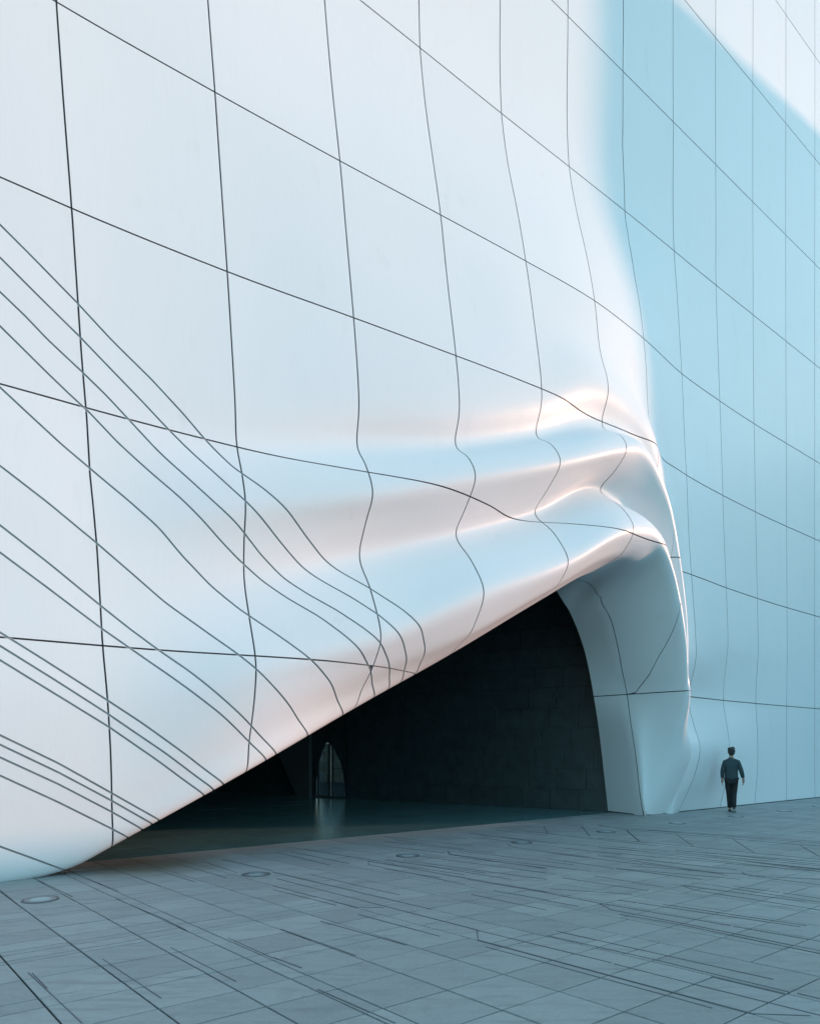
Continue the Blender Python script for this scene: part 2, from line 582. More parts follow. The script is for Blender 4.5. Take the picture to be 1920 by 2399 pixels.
def clip(polys, g, hw, key):
    """split polygons by the signed distance g(vertex): below -hw and above +hw"""
    cache = {}
    lo, hi = [], []
    gv = {}

    def val(i):
        r = gv.get(i)
        if r is None:
            r = gv[i] = g(VL[i])
        return r

    def cut(i, j, c, side):
        if i > j:
            i, j = j, i
        k = (i, j, side)
        r = cache.get(k)
        if r is None:
            a, b = val(i), val(j)
            t = (c - a) / (b - a)
            A, B = VL[i], VL[j]
            VL.append(tuple(x + (y - x) * t for x, y in zip(A, B)))
            r = cache[k] = len(VL) - 1
            gv[r] = c
        return r

    for p in polys:
        v = [val(i) for i in p]
        mn, mx = min(v), max(v)
        if mx <= -hw:
            lo.append(p)
            continue
        if mn >= hw:
            hi.append(p)
            continue
        for side, c, keep in ((0, -hw, lambda x: x <= -hw), (1, hw, lambda x: x >= hw)):
            if (side == 0 and mn > -hw) or (side == 1 and mx < hw):
                continue
            q = []
            n = len(p)
            for k in range(n):
                i, j = p[k], p[(k + 1) % n]
                ki, kj = keep(v[k]), keep(v[(k + 1) % n])
                if ki:
                    q.append(i)
                if ki != kj:
                    q.append(cut(i, j, c, side))
            if len(q) >= 3:
                (lo if side == 0 else hi).append(tuple(q))
    return lo, hi


D3, Z3 = (WD[0], WD[1], 0.0), (0.0, 0.0, 1.0)


def slope(v, fs, fz):
    """size of the gradient of a function of (s, z) along the surface"""
    gx, gy, gz = fs * WD[0], fs * WD[1], fz
    d = gx * v[3] + gy * v[4] + gz * v[5]
    return max(.12, math.sqrt(max(0, gx * gx + gy * gy + gz * gz - d * d)))


def interp(x, xs, ys):
    if x <= xs[0]: return ys[0] + (x - xs[0]) * (ys[1] - ys[0]) / (xs[1] - xs[0])
    if x >= xs[-1]: return ys[-1] + (x - xs[-1]) * (ys[-1] - ys[-2]) / (xs[-1] - xs[-2])
    lo, hi = 0, len(xs) - 1
    while hi - lo > 1:
        m = (lo + hi) // 2
        if xs[m] <= x: lo = m
        else: hi = m
    return ys[lo] + (x - xs[lo]) * (ys[hi] - ys[lo]) / (xs[hi] - xs[lo])


ZTAB = [i * .25 - .5 for i in range(150)]
JTAB = {k: [float(joint_s(k, z)) for z in ZTAB] for k in range(20)}


def g_joint(k):
    tab = JTAB[k]

    def g(v):
        z = v[7]
        i = min(148, max(0, int((z + .5) / .25)))
        w = (z - ZTAB[i]) / .25
        s = tab[i] + (tab[i + 1] - tab[i]) * w
        return (v[6] - s) / slope(v, 1.0, -(tab[i + 1] - tab[i]) / .25)
    return g


# the joint that runs over the crests of the arch and down the column
tau_f, tau_t = [0, 2, 2.25, 2.62, 2.88, 3.1, 3.5, 4, 6, 7, 8], [18.1, 18.03, 17.97, 17.3, 16.7, 16.4, 15.95, 15.3, 15.05, 14.8, 14.4]
for jf in range(nf_):
    if PF[jf] >= 10 and abs(PF[jf] * 2 - round(PF[jf] * 2)) < 1e-6:
        e = G[:, jf, 0] - joint_s(10, G[:, jf, 2])
        ii = [i for i in range(60, nt_ - 1) if e[i] < 0 <= e[i + 1]]
        if ii:
            i = ii[0]
            tau_f.append(float(PF[jf]))
            tau_t.append(float(PT[i] + (PT[i + 1] - PT[i]) * (-e[i] / (e[i + 1] - e[i]))))


def g_six(v):
    return (v[8] - interp(v[9], tau_f, tau_t)) * v[10] * .9


def g_jamb(v):
    fj = interp(v[8], [10, 10.6, 11, 11.4, 11.8, 12.2, 12.6, 13, 24], [-3, -.8, .45, .86, 1.02, 1.27, 1.64, 2, 2]) if v[8] > 10 else -3
    return (v[9] - fj) * v[11]


def g_row(z0):
    return lambda v: (v[7] - z0) / slope(v, 0.0, 1.0)


DIAG = [
    [(-.01, 8.49), (.37, 8.22), (.9, 7.83), (1.34, 7.47), (1.85, 7.1), (2.37, 6.67), (2.73, 6.33), (3.04, 6.04), (3.41, 5.81), (3.85, 5.49), (4.23, 5.19),
     (4.63, 4.91), (5.01, 4.68), (5.33, 4.48), (5.8, 4.15), (6.15, 3.84), (6.45, 3.53), (6.62, 3.3)],
    [(-.01, 8.06), (.42, 7.74), (.92, 7.38), (1.42, 6.98), (1.76, 6.71), (2.19, 6.35), (2.67, 5.95), (3.06, 5.61), (3.43, 5.32), (3.81, 5.01), (4.21, 4.72),
     (4.64, 4.46), (5.01, 4.25), (5.36, 4.01), (5.65, 3.76), (5.95, 3.49), (6.22, 3.22), (6.36, 3.05)],
    [(-.01, 7.61), (.28, 7.4), (.52, 7.2), (.95, 6.9), (1.27, 6.66), (1.59, 6.38), (1.97, 6.03), (2.33, 5.74), (2.72, 5.41), (3.09, 5.14), (3.46, 4.8),
     (3.89, 4.47), (4.29, 4.22), (4.66, 4.02), (5.03, 3.77), (5.33, 3.55), (5.65, 3.29), (5.9, 3.08), (6.05, 2.93)],
    [(-.02, 7.17), (.12, 7.06), (.5, 6.76), (.79, 6.54), (1.04, 6.36), (1.41, 6.03), (1.77, 5.75), (2.18, 5.44), (2.56, 5.11), (2.85, 4.86), (3.09, 4.67),
     (3.48, 4.4), (3.9, 4.13), (4.36, 3.87), (4.71, 3.6), (5.06, 3.32), (5.4, 3.05), (5.65, 2.83)],
    [(-.02, 6.37), (.31, 6.11), (.67, 5.83), (1.03, 5.58), (1.51, 5.24), (1.93, 4.91), (2.26, 4.57), (2.67, 4.2), (3.1, 3.87), (3.56, 3.56), (3.96, 3.27),
     (4.33, 3.01), (4.62, 2.8), (4.9, 2.55)],
    [(-.02, 5.34), (.52, 4.98), (1.09, 4.57), (1.57, 4.2), (2.0, 3.86), (2.46, 3.55), (2.91, 3.23), (3.16, 3.03), (3.5, 2.74), (3.91, 2.4), (4.3, 2.05)],
    [(-.02, 4.57), (.52, 4.18), (1.12, 3.72), (1.5, 3.43), (1.92, 3.13), (2.27, 2.89), (2.51, 2.7), (3.15, 2.18), (3.7, 1.72)],
    [(-.02, 4.22), (.52, 3.84), (1.13, 3.4), (1.55, 3.12), (1.96, 2.84), (2.17, 2.69), (2.75, 2.26), (3.14, 1.94), (3.6, 1.56)],
    [(-.03, 3.2), (.37, 2.95), (.87, 2.63), (1.23, 2.4), (1.68, 2.1), (2.31, 1.64), (2.9, 1.2)],
    [(-.03, 3.03), (.6, 2.63), (1.23, 2.22), (2.0, 1.68), (2.75, 1.12)],
    [(-.03, 2.85), (.33, 2.62), (1.25, 2.04), (1.85, 1.61), (2.6, 1.05)],
    [(-.03, 1.91), (.63, 1.55), (1.3, 1.13), (1.95, .72)],
    [(-.03, 1.79), (.63, 1.43), (1.31, 1.02), (1.9, .64)],
    [(-.03, 1.63), (.64, 1.27), (1.32, .86), (1.75, .58)],
    [(-.03, 1.4), (.64, 1.03), (1.33, .62), (1.6, .45)],
    [(-.01, .48), (.4, .27), (.72, .1)],
]


def g_diag(d):
    xs, ys = [p[0] for p in d], [p[1] for p in d]

    def g(v):
        s = v[6]
        h = interp(s, xs, ys)
        m = (interp(s + .1, xs, ys) - interp(s - .1, xs, ys)) / .2
        return (v[7] - h) / slope(v, -m, 1.0)
    return g


def panel_object(polys, name='panel', depth=.055):
    used = {}
    vv = []
    for p in polys:
        for i in p:
            if i not in used:
                used[i] = len(vv)
                vv.append(VL[i])
    fr = [tuple(used[i] for i in p) for p in polys]
    P = np.array([v[:3] for v in vv])
    N = np.array([v[3:6] for v in vv])
    N /= np.linalg.norm(N, axis=1, keepdims=True)
    area = 0
    for p in fr:
        a = P[p[0]]
        for k in range(1, len(p) - 1):
            area += .5 * np.linalg.norm(np.cross(P[p[k]] - a, P[p[k + 1]] - a))
    if area < .004:
        return None
    edge = {}
    for p in fr:
        for k in range(len(p)):
            i, j = p[k], p[(k + 1) % len(p)]
            if (j, i) in edge: del edge[(j, i)]
            else: edge[(i, j)] = 1
    nv = len(P)
    verts = [P, P, P - N * depth]
    faces = list(fr)
    mi = [0] * len(fr)
    for (i, j) in edge:
        faces.append((j + nv, i + nv, i + 2 * nv, j + 2 * nv))
        mi.append(1)
    V = np.concatenate(verts) - np.array(BO)
    keep = sorted({i for f in faces for i in f})
    mp = {a: b for b, a in enumerate(keep)}
    me = mesh(name, V[keep], [tuple(mp[i] for i in f) for f in faces], [MAT_METAL, MAT_RIM], True, mi)
    inv = keep
    loopn = []
    for pg in me.polygons:
        if pg.material_index == 0:
            for li in pg.vertices:
                loopn.append(tuple(N[inv[li]]))
        else:
            n = pg.normal
            for li in pg.vertices:
                loopn.append((n.x, n.y, n.z))
    me.normals_split_custom_set(loopn)
    return link(name, me, building)


def islands(polys):
    par = {}

    def find(a):
        while par.setdefault(a, a) != a:
            par[a] = par[par[a]]
            a = par[a]
        return a
    for p in polys:
        r = find(p[0])
        for i in p[1:]:
            par[find(i)] = r
    out = {}
    for p in polys:
        out.setdefault(find(p[0]), []).append(p)
    return list(out.values())


lo, hi = clip(QUADS, g_jamb, HALF_V, 'jamb')
jamb_cells = [lo]
six_lo, six_hi = clip(hi, g_six, HALF_V, 'six')
cells = []
rest = six_lo
for k in range(10):
    a, rest = clip(rest, g_joint(k), HALF_V, k)
    cells.append(a)
cells.append(rest)
rest = six_hi
for k in range(11, 20):
    a, rest = clip(rest, g_joint(k), HALF_V, k)
    cells.append(a)
cells.append(rest)
count = 0
for ci, cell in enumerate(cells + jamb_cells):
    rest = cell
    bands = []
    for z0 in ROW_Z:
        a, rest = clip(rest, g_row(z0), HALF_V, z0)
        bands.append(a)
    bands.append(rest)
    for bi, band in enumerate(bands):
        if not band:
            continue
        pieces = [band]
        if ci <= 8 and bi <= 3:
            rest, pieces = band, []
            for d in DIAG:                       # from the topmost down
                rest, a = clip(rest, g_diag(d), HALF_D, 'd')
                pieces.append(a)
            pieces.append(rest)
        for p in pieces:
            for isl in islands(p):
                if panel_object(isl) is not None:
                    count += 1
print('panels', count)


def strip_object(d):
    """shallow grey reveal that shows in a slanting joint"""
    g = g_diag(d)
    lo_s, hi_s = -9.0, d[-1][0] + .6
    sub = []
    for q_ in QUADS:
        v = VL[q_[0]]
        if lo_s < v[6] < hi_s and v[7] < 13 and v[9] < 13 and v[9] >= 0 and abs(g(v)) < .6:
            sub.append(q_)
    _, a = clip(sub, lambda v: g(v) + HALF_D + .012, 0.0, 's')
    a, _ = clip(a, lambda v: g(v) - HALF_D - .012, 0.0, 's')
    if not a:
        return
    used, vv = {}, []
    for p in a:
        for i in p:
            if i not in used:
                used[i] = len(vv)
                v = VL[i]
                vv.append((v[0] - v[3] * .011 - BO[0], v[1] - v[4] * .011 - BO[1], v[2] - v[5] * .011 - BO[2]))
    link('reveal_strip', mesh('reveal_strip', vv, [tuple(used[i] for i in p) for p in a], MAT_STRIP, True), building)


MAT_STRIP = mat_plain('grey_reveal', (.26, .26, .265), .5, .1)
for d in DIAG:
    strip_object(d)


# ---------------------------------------------------------------- tower across the plaza, plus an unseen low block added for shade
def block(name, corners, h, mat, label):
    base = empty(name, (*corners[0], 0))
    v = [(c[0] - corners[0][0], c[1] - corners[0][1], 0) for c in corners]
    v += [(a, b, h) for a, b, _ in v]
    link('wall', mesh('wall', v, BOXF, mat), base)
    tag(base, label, 'building')
    return base


MAT_BLOCK = mat_plain('pale_render', (.42, .42, .43), .8)
_L, _Q = np.array(SUN_DIR), np.array([-SUN_DIR[1], SUN_DIR[0]])
_p = np.array([4.61, 16.6]) + 65 * _L
block('office_tower', [_p, _p + _L * 18, _p + _L * 18 + _Q * 45, _p + _Q * 45], 32.6, MAT_BLOCK,
      'tall plain office tower across the plaza, off to the right')
_w = lambda s, n: snz(s, n, 0)[:2]
block('low_shade_block', [_w(24, 30), _w(92, 30), _w(92, 46), _w(24, 46)][::-1], 11.8, MAT_BLOCK,  # added out of view; its height keeps the sun off the paving
      'long low unseen block added across the plaza to shade the paving')


# ---------------------------------------------------------------- passage behind the arch
def wp(s, n, z=0.0):
    return tuple(snz(s, n, z))


PA = np.array([5.46, 18.87])
PW = np.array([-.845, .535])              # along the inner wall, away from the column
PM = np.array([-.535, -.845])             # out of that wall, into the passage
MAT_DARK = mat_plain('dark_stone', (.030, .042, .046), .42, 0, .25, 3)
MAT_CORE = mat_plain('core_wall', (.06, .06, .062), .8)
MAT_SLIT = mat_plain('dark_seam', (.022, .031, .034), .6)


def at_w(w, m, z):
    p = PA + PW * w + PM * m
    return (p[0], p[1], z)


def prism(name, pts, z0, z1, mat, parent, off=None):
    off = BO if off is None else off
    n = len(pts)
    v = [(p[0] - off[0], p[1] - off[1], z0 - off[2]) for p in pts] + [(p[0] - off[0], p[1] - off[1], z1 - off[2]) for p in pts]
    f = [tuple(range(n))[::-1], tuple(range(n, 2 * n))] + [(i, (i + 1) % n, n + (i + 1) % n, n + i) for i in range(n)]
    return link(name, mesh(name, v, f, mat), parent)


def wbox(name, w0, w1, m0, m1, z0, z1, mat, parent, off=None):
    return prism(name, [at_w(w0, m0, 0), at_w(w1, m0, 0), at_w(w1, m1, 0), at_w(w0, m1, 0)], z0, z1, mat, parent, off)


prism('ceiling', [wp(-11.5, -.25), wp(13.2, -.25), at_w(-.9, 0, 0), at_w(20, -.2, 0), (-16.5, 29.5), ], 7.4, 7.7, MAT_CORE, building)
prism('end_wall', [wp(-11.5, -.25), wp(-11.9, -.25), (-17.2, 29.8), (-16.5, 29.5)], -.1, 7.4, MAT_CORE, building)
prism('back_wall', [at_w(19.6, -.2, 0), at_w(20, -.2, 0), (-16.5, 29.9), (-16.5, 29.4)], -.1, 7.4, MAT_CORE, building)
prism('core_wall', [wp(-11.9, -.25), wp(46, -.25), wp(46, -.55), wp(-11.9, -.55)], 7.7, 33.9, MAT_CORE, building)
prism('core_block', [wp(24, -.7), wp(46, -.7), wp(46, -18), wp(24, -18)], -.1, 33.5, MAT_CORE, building)
prism('roof_cap', [wp(-12.2, .02), wp(46.2, .02), wp(46.2, -.8), wp(-12.2, -.8)], 33.92, 34.3, MAT_CORE, building)

# inner wall: structural backing with a door recess, then its stone panels
D0, D1, DH = 9.05, 11.25, 2.42
inner = wbox('inner_wall', -.1, D0, -.35, -.03, -.1, 7.4, MAT_SLIT, building)
wbox('inner_wall_end', D1, 20.0, -.35, -.03, -.1, 7.4, MAT_SLIT, building)
wbox('lintel', D0, D1, -.35, -.03, DH, 7.4, MAT_SLIT, building)
IO = Vector(BO)
RH, PWID = .585, .86
pm_cache = {}
for r in range(12):
    z0, z1 = r * RH, (r + 1) * RH
    w = -.9 - (r * .21) % .86
    while w < 19.5:
        w0, w1 = max(w, -.1), w + PWID
        w += PWID
        if w1 < 0:
            continue
        if z0 < DH and w0 < D1 and w1 > D0:
            segs = [(w0, min(w1, D0)), (max(w0, D1), w1)]
        else:
            segs = [(w0, w1)]
        for a, b in segs:
            if b - a < .08:
                continue
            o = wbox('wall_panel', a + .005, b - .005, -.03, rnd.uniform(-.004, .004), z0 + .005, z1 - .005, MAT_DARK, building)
            o.parent = inner
            o.location = (0, 0, 0)
# slender slanting inlays across the panels
MAT_INLAY = mat_plain('inlay', (.055, .07, .072), .4)
for i in range(9):
    w0 = .3 + i * 1.05
    p0, p1 = (w0 + 2.6, 6.6), (w0, .62)
    t = np.array([p1[0] - p0[0], p1[1] - p0[1]])
    t /= np.linalg.norm(t)
    q = np.array([-t[1], t[0]]) * .007
    v = []
    for m in (.006, .009):
        for a in (p0, p1):
            for sg in (-1, 1):
                x = at_w(a[0] + q[0] * sg, m, a[1] + q[1] * sg)
                v.append((x[0] - BO[0], x[1] - BO[1], x[2] - BO[2]))
    o = link('inlay_line', mesh('inlay_line', v, [(0, 1, 3, 2), (4, 6, 7, 5), (0, 4, 5, 1), (2, 3, 7, 6), (0, 2, 6, 4), (1, 5, 7, 3)], MAT_INLAY), inner)

# door in its recess
wbox('recess_side', D0 - .02, D0, -.6, -.36, 0, DH, MAT_DARK, building)
wbox('recess_side', D1, D1 + .02, -.6, -.36, 0, DH, MAT_DARK, building)
wbox('recess_soffit', D0 - .02, D1 + .02, -.6, -.36, DH, DH + .03, MAT_DARK, building)


def plate(name, outline, m0, m1, mat, parent):
    n = len(outline)
    v = []
    for m in (m0, m1):
        for (w, z) in outline:
            x = at_w(w, m, z)
            v.append((x[0] - BO[0], x[1] - BO[1], x[2] - BO[2]))
    f = [tuple(range(n)), tuple(range(n, 2 * n))[::-1]] + [((i + 1) % n, i, n + i, n + (i + 1) % n) for i in range(n)]
    return link(name, mesh(name, v, f, mat), parent)


LC = [(10.52, 0), (10.52, .5), (10.47, .95), (10.36, 1.35), (10.2, 1.7), (10.06, 1.96)]
RC = [(9.17, 0), (9.19, .4), (9.27, .85), (9.42, 1.3), (9.68, 1.72), (9.94, 1.96)]
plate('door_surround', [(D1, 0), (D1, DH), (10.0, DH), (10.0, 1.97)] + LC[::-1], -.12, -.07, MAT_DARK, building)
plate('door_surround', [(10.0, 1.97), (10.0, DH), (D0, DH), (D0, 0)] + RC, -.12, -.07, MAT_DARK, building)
G_ = Nodes('tinted_glass')
tr = G_.n('ShaderNodeBsdfTransparent')
tr.inputs[0].default_value = (.5, .54, .56, 1)
gl = G_.n('ShaderNodeBsdfGlossy')
gl.inputs['Roughness'].default_value = .04
gl.inputs[0].default_value = (.8, .85, .88, 1)
fr = G_.n('ShaderNodeFresnel')
fr.inputs[0].default_value = 1.45
mxs = G_.n('ShaderNodeMixShader')
G_.l(fr.outputs[0], mxs.inputs[0])
G_.l(tr.outputs[0], mxs.inputs[1])
G_.l(gl.outputs[0], mxs.inputs[2])
G_.l(mxs.outputs[0], G_.out.inputs[0])
MAT_GLASS = G_.m
MAT_FRAME = mat_plain('door_metal', (.09, .09, .09), .35, .6)
door = plate('door', [(9.17, .0), (10.52, .0), (10.52, .07), (9.17, .07)], -.11, -.05, MAT_FRAME, building)
for w in (9.74, 9.9, 10.4):
    plate('mullion', [(w - .025, .07), (w + .025, .07), (w + .025, 1.9 if w < 10 else 1.3), (w - .025, 1.9 if w < 10 else 1.3)], -.12, -.04, MAT_FRAME, door)
plate('pane', [(9.2, .07), (9.71, .07), (9.71, 1.72), (9.5, 1.42), (9.29, .88), (9.2, .42)], -.095, -.085, MAT_GLASS, door)
plate('pane', [(9.93, .07), (10.37, .07), (10.37, 1.25), (10.2, 1.66), (10.06, 1.9), (9.93, 1.9)], -.095, -.085, MAT_GLASS, door)
plate('transom', [(9.2, 1.02), (9.72, 1.02), (9.72, 1.05), (9.2, 1.05)], -.12, -.05, MAT_FRAME, door)

plate('leaning_pier', [(10.62, 0), (11.2, 0), (12.4, 2.0), (14.2, 4.8), (10.62, 4.8)], .01, .16, MAT_CORE, building)


# dark gasket where the skin meets the paving
def gasket(pts):
    for (a, b) in zip(pts[:-1], pts[1:]):
        a, b = np.array(a), np.array(b)
        t = (b - a) / np.linalg.norm(b - a)
        q_ = np.array([t[1], -t[0]])
        c4 = [a - q_ * .02, b - q_ * .02, b + q_ * .022, a + q_ * .022]
        prism('base_gasket', [wp(*p) for p in c4], -.012, .022, MAT_SLIT, building)


gasket([(14.6, -1.24), (14.46, -.05)])
gasket([(14.5, .0), (46, .0)])

# court beyond the door
gw = empty('garden_wall', at_w(9.0, -9.0, 0))
tag(gw, 'tan stone wall seen dimly through the glass door in the passage', 'wall')
MAT_TAN = mat_plain('tan_stone', (.36, .29, .22), .8, 0, .3, 2.5)
for r in range(5):
    w = 2.0 - (r % 2) * .6
    while w < 17:
        wbox('stone', w + .01, w + 1.19, -9.3, -9.0 + rnd.uniform(-.02, .02), r * .55 + .01, r * .55 + .54, MAT_TAN, gw, gw.location)
        w += 1.2


# ---------------------------------------------------------------- ground
def mat_granite(name, base, tint, rough, marks=True, speck=.35):
    M = Nodes(name)
    p = M.pos()
    at = M.n('ShaderNodeAttribute', attribute_name='tone')
    oi = M.n('ShaderNodeObjectInfo')
    tone = M.math('FRACT', M.math('ADD', at.outputs['Fac'], oi.outputs['Random']))
    fine = M.noise(p, 260, 2, .6)
    mid = M.noise(p, 28, 5, .65)
    big = M.noise(p, 1.1, 6, .62, .6)
    streak = M.noise(M.scaled(p, (1.4, 9, 1), (0, 0, math.radians(-37.6))), 1.0, 6, .65)
    c = M.mix(M.mapr(tone, 0, 1, 0, 1), tuple(b * .86 for b in base), tuple(b * 1.13 for b in base))
    c = M.mix(M.mapr(fine.outputs[0], .32, .68, 0, speck), c, tuple(b * .35 for b in base))
    c = M.mix(M.mapr(mid.outputs[0], .4, .75, 0, .25), c, tuple(b * 1.35 for b in base))
    c = M.mix(M.mapr(big.outputs[0], .45, .75, 0, .5), c, tint)
    c = M.mix(M.mapr(streak.outputs[0], .50, .72, 0, .6), c, tuple(b * .55 for b in base))
    blot = M.noise(p, 3.4, 5, .6, .3)
    c = M.mix(M.mapr(blot.outputs[0], .52, .72, 0, .4), c, tuple(b * .62 for b in base))
    vo = M.n('ShaderNodeTexVoronoi')
    vo.inputs['Scale'].default_value = 2.6
    M.l(p, vo.inputs['Vector'])
    c = M.mix(M.mapr(vo.outputs['Distance'], .02, .045, .55, 0), c, tuple(b * .3 for b in base))
    if marks:
        # brown tint fading out from one point at the foot of the wall
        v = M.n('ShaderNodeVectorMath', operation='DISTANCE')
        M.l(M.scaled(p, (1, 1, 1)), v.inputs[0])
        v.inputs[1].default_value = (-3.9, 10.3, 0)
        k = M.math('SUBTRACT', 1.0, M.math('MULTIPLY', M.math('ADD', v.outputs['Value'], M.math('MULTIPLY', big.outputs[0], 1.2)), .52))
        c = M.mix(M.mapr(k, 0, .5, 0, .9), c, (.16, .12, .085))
        # scuffed dark drips
        dn = M.noise(M.scaled(p, (2.2, 7, 1), (0, 0, math.radians(-37.6))), 2.2, 7, .75)
        c = M.mix(M.mapr(dn.outputs[0], .63, .70, 0, .5), c, tuple(b * .4 for b in base))
    M.l(c, M.b.inputs['Base Color'])
    M.l(M.mapr(big.outputs[0], .3, .7, rough * .85, min(1, rough * 1.15)), M.b.inputs['Roughness'])
    M.b.inputs['Specular IOR Level'].default_value = .4
    M.bump(M.math('ADD', fine.outputs[0], M.math('MULTIPLY', mid.outputs[0], 1.5)), .35, .002)
    return M.m


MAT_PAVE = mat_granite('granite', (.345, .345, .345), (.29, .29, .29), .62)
MAT_BED = mat_plain('joint_mortar', (.016, .017, .018), .9)
MAT_POL = mat_granite('polished_granite', (.13, .265, .275), (.11, .23, .24), .14, False, .3)

gsz = 700
link_g = link('ground', mesh('ground', [(-gsz, -gsz, -.03), (gsz, -gsz, -.03), (gsz, gsz, -.03), (-gsz, gsz, -.03)], [(0, 1, 2, 3)], MAT_BED))
tag(link_g, kind='structure')
pave = link('pavement', mesh('pavement', [wp(-14, -1.0, -.012), wp(60, -1.0, -.012), wp(60, 29.9, -.012), wp(-14, 29.9, -.012)], [(0, 1, 2, 3)], MAT_BED))
tag(pave, kind='structure')


def pix(x, y, z):
    if y < .3:
        return None
    return 960 + 1600 * x / y, 1753 - 1600 * (z - 1.75) / y


def px_ground(px, py):
    Y = 2800.0 / (py - 1753)
    return np.array([(px - 960) / 1600 * Y, Y])


def to_sn(p):
    v = np.array(p) - W0
    return float(v @ WD), float(v @ WN)


base_n = [-1.0, -.55] + [6.1 + .51 * j for j in range(-12, 12)]
base_n = sorted(b for b in base_n if b <= 12.2)
left_n = [-1.0, -.3, .25, .75, 1.3, 1.85, 2.05, 2.35, 2.45, 2.95, 3.35, 3.6, 3.72, 3.9, 4.0, 4.5, 5.0, 5.2, 5.7, 6.1, 6.61, 7.12, 7.63, 8.14, 8.65, 9.2, 10, 11, 12]
tiles = []
for k in range(-16, 74):
    s0, s1 = .535 * k, .535 * (k + 1)
    if s0 < 2.6:
        bn = list(left_n)
        if k < -3:
            bn = list(base_n)
    else:
        bn = []
        for b in base_n:
            bn.append(b)
            if rnd.random() < .22 and b > 0:
                bn.append(b + rnd.choice([.09, .14, .25, .36]))
        if rnd.random() < .5:
            bn = [b for b in bn if rnd.random() > .12 or b < -.9]
    subs = [(s0, s1)]
    if s0 < 7 and rnd.random() < .18:
        m = s0 + rnd.choice([.07, .1, .4])
        subs = [(s0, m), (m, s1)]
    for a, b in zip(bn[:-1], bn[1:]):
        for u0, u1 in subs:
            tiles.append((u0, u1, a, b))


def tile_xy(t, g=.0062):
    u0, u1, a, b = t
    q = []
    h = g * 1.3
    for u, n in ((u0 + h, a + g), (u1 - h, a + g), (u1 - h, b - g), (u0 + h, b - g)):
        q.append(snz(u + min(.067 + .013 * u, .13) * (n - 1.85), n, 0)[:2])
    return q


seen, other = [], []
for t in tiles:
    q = tile_xy(t)
    c = sum(q) / 4
    P = pix(c[0], c[1], 0)
    if c[1] > .8 and P and -60 < P[0] < 1980 and P[1] < 2470:
        pp = [pix(x[0], max(x[1], .4), 0) for x in q]
        ar = .5 * abs(sum(pp[i][0] * pp[(i + 1) % 4][1] - pp[(i + 1) % 4][0] * pp[i][1] for i in range(4)))
        seen.append((ar, t, q))
    else:
        other.append((t, q))
seen.sort(key=lambda x: -x[0])
TF = [(0, 1, 2, 3), (0, 4, 5, 1), (1, 5, 6, 2), (2, 6, 7, 3), (3, 7, 4, 0)]


def tile_geo(q):
    h = rnd.uniform(-.0015, .0012)
    tx, ty = rnd.uniform(-.001, .001), rnd.uniform(-.001, .001)
    zz = [h + tx, h + ty, h - tx, h - ty]
    c = sum(q) / 4
    return c, [(*(q[i] - c), zz[i]) for i in range(4)] + [(*(q[i] - c), -.011) for i in range(4)]


for ar, t, q in seen[:300]:
    c, v = tile_geo(q)
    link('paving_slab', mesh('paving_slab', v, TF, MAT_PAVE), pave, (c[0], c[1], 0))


def joined(name, quads, mat, parent):
    V, F, tone = [], [], []
    for q in quads:
        c, v = tile_geo(q)
        b = len(V)
        V += [(x + c[0], y + c[1], z) for x, y, z in v]
        F += [tuple(b + i for i in f) for f in TF]
        tone += [rnd.random()] * 5
    me = mesh(name, V, F, mat)
    a = me.attributes.new('tone', 'FLOAT', 'FACE')
    a.data.foreach_set('value', tone)
    return tag(link(name, me, parent), kind='stuff')


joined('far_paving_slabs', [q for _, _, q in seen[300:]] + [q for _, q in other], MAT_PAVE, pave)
# the pavement goes on beyond the slabs laid out one by one
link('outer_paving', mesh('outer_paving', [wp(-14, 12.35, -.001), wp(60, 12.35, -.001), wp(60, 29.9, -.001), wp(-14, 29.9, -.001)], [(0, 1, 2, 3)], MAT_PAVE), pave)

# dark inlaid lines, sighted on the photograph's plaza
def z_(ox, oy, sc, L):
    return [[(ox + x * sc, oy + y * sc) for x, y in l] for l in L]


LINES = z_(1280, 1990, .3708, [
    [(330, 340), (1160, 482)], [(1180, 487), (1726, 582), (1950, 620)], [(450, 320), (570, 338)], [(580, 340), (1600, 490)], [(735, 348), (1640, 482)],
    [(330, 340), (405, 382), (870, 470), (1726, 642)], [(460, 410), (870, 482), (1726, 660)], [(915, 212), (1030, 225)], [(1040, 226), (1726, 335)],
    [(845, 228), (1630, 330)], [(850, 228), (930, 258), (1726, 385)], [(1185, 235), (1470, 272)], [(1490, 275), (1726, 312)], [(440, 122), (970, 190)],
    [(-500, 190), (0, 275), (330, 340)], [(60, 517), (420, 597), (1170, 765), (1430, 822)], [(0, 545), (340, 622), (690, 700), (1090, 797), (1540, 905)],
    [(1580, 910), (1726, 945)], [(425, 725), (930, 853), (1410, 972), (1726, 1050)], [(1290, 1040), (1660, 1052)],
    [(1230, 150), (1310, 172), (1726, 225)], [(1050, 50), (1726, 130)], [(1250, 75), (1726, 140)], [(600, 90), (1120, 158)], [(100, 180), (640, 262)],
    [(20, 250), (540, 285)], [(1040, 805), (1500, 915)], [(0, 325), (200, 360)], [(300, 168), (740, 240)], [(1480, 98), (1726, 128)],
    [(360, 40), (1200, 130)], [(620, 20), (1500, 120)], [(1000, 20), (1726, 95)], [(0, 60), (420, 120)], [(0, 20), (600, 95)]])
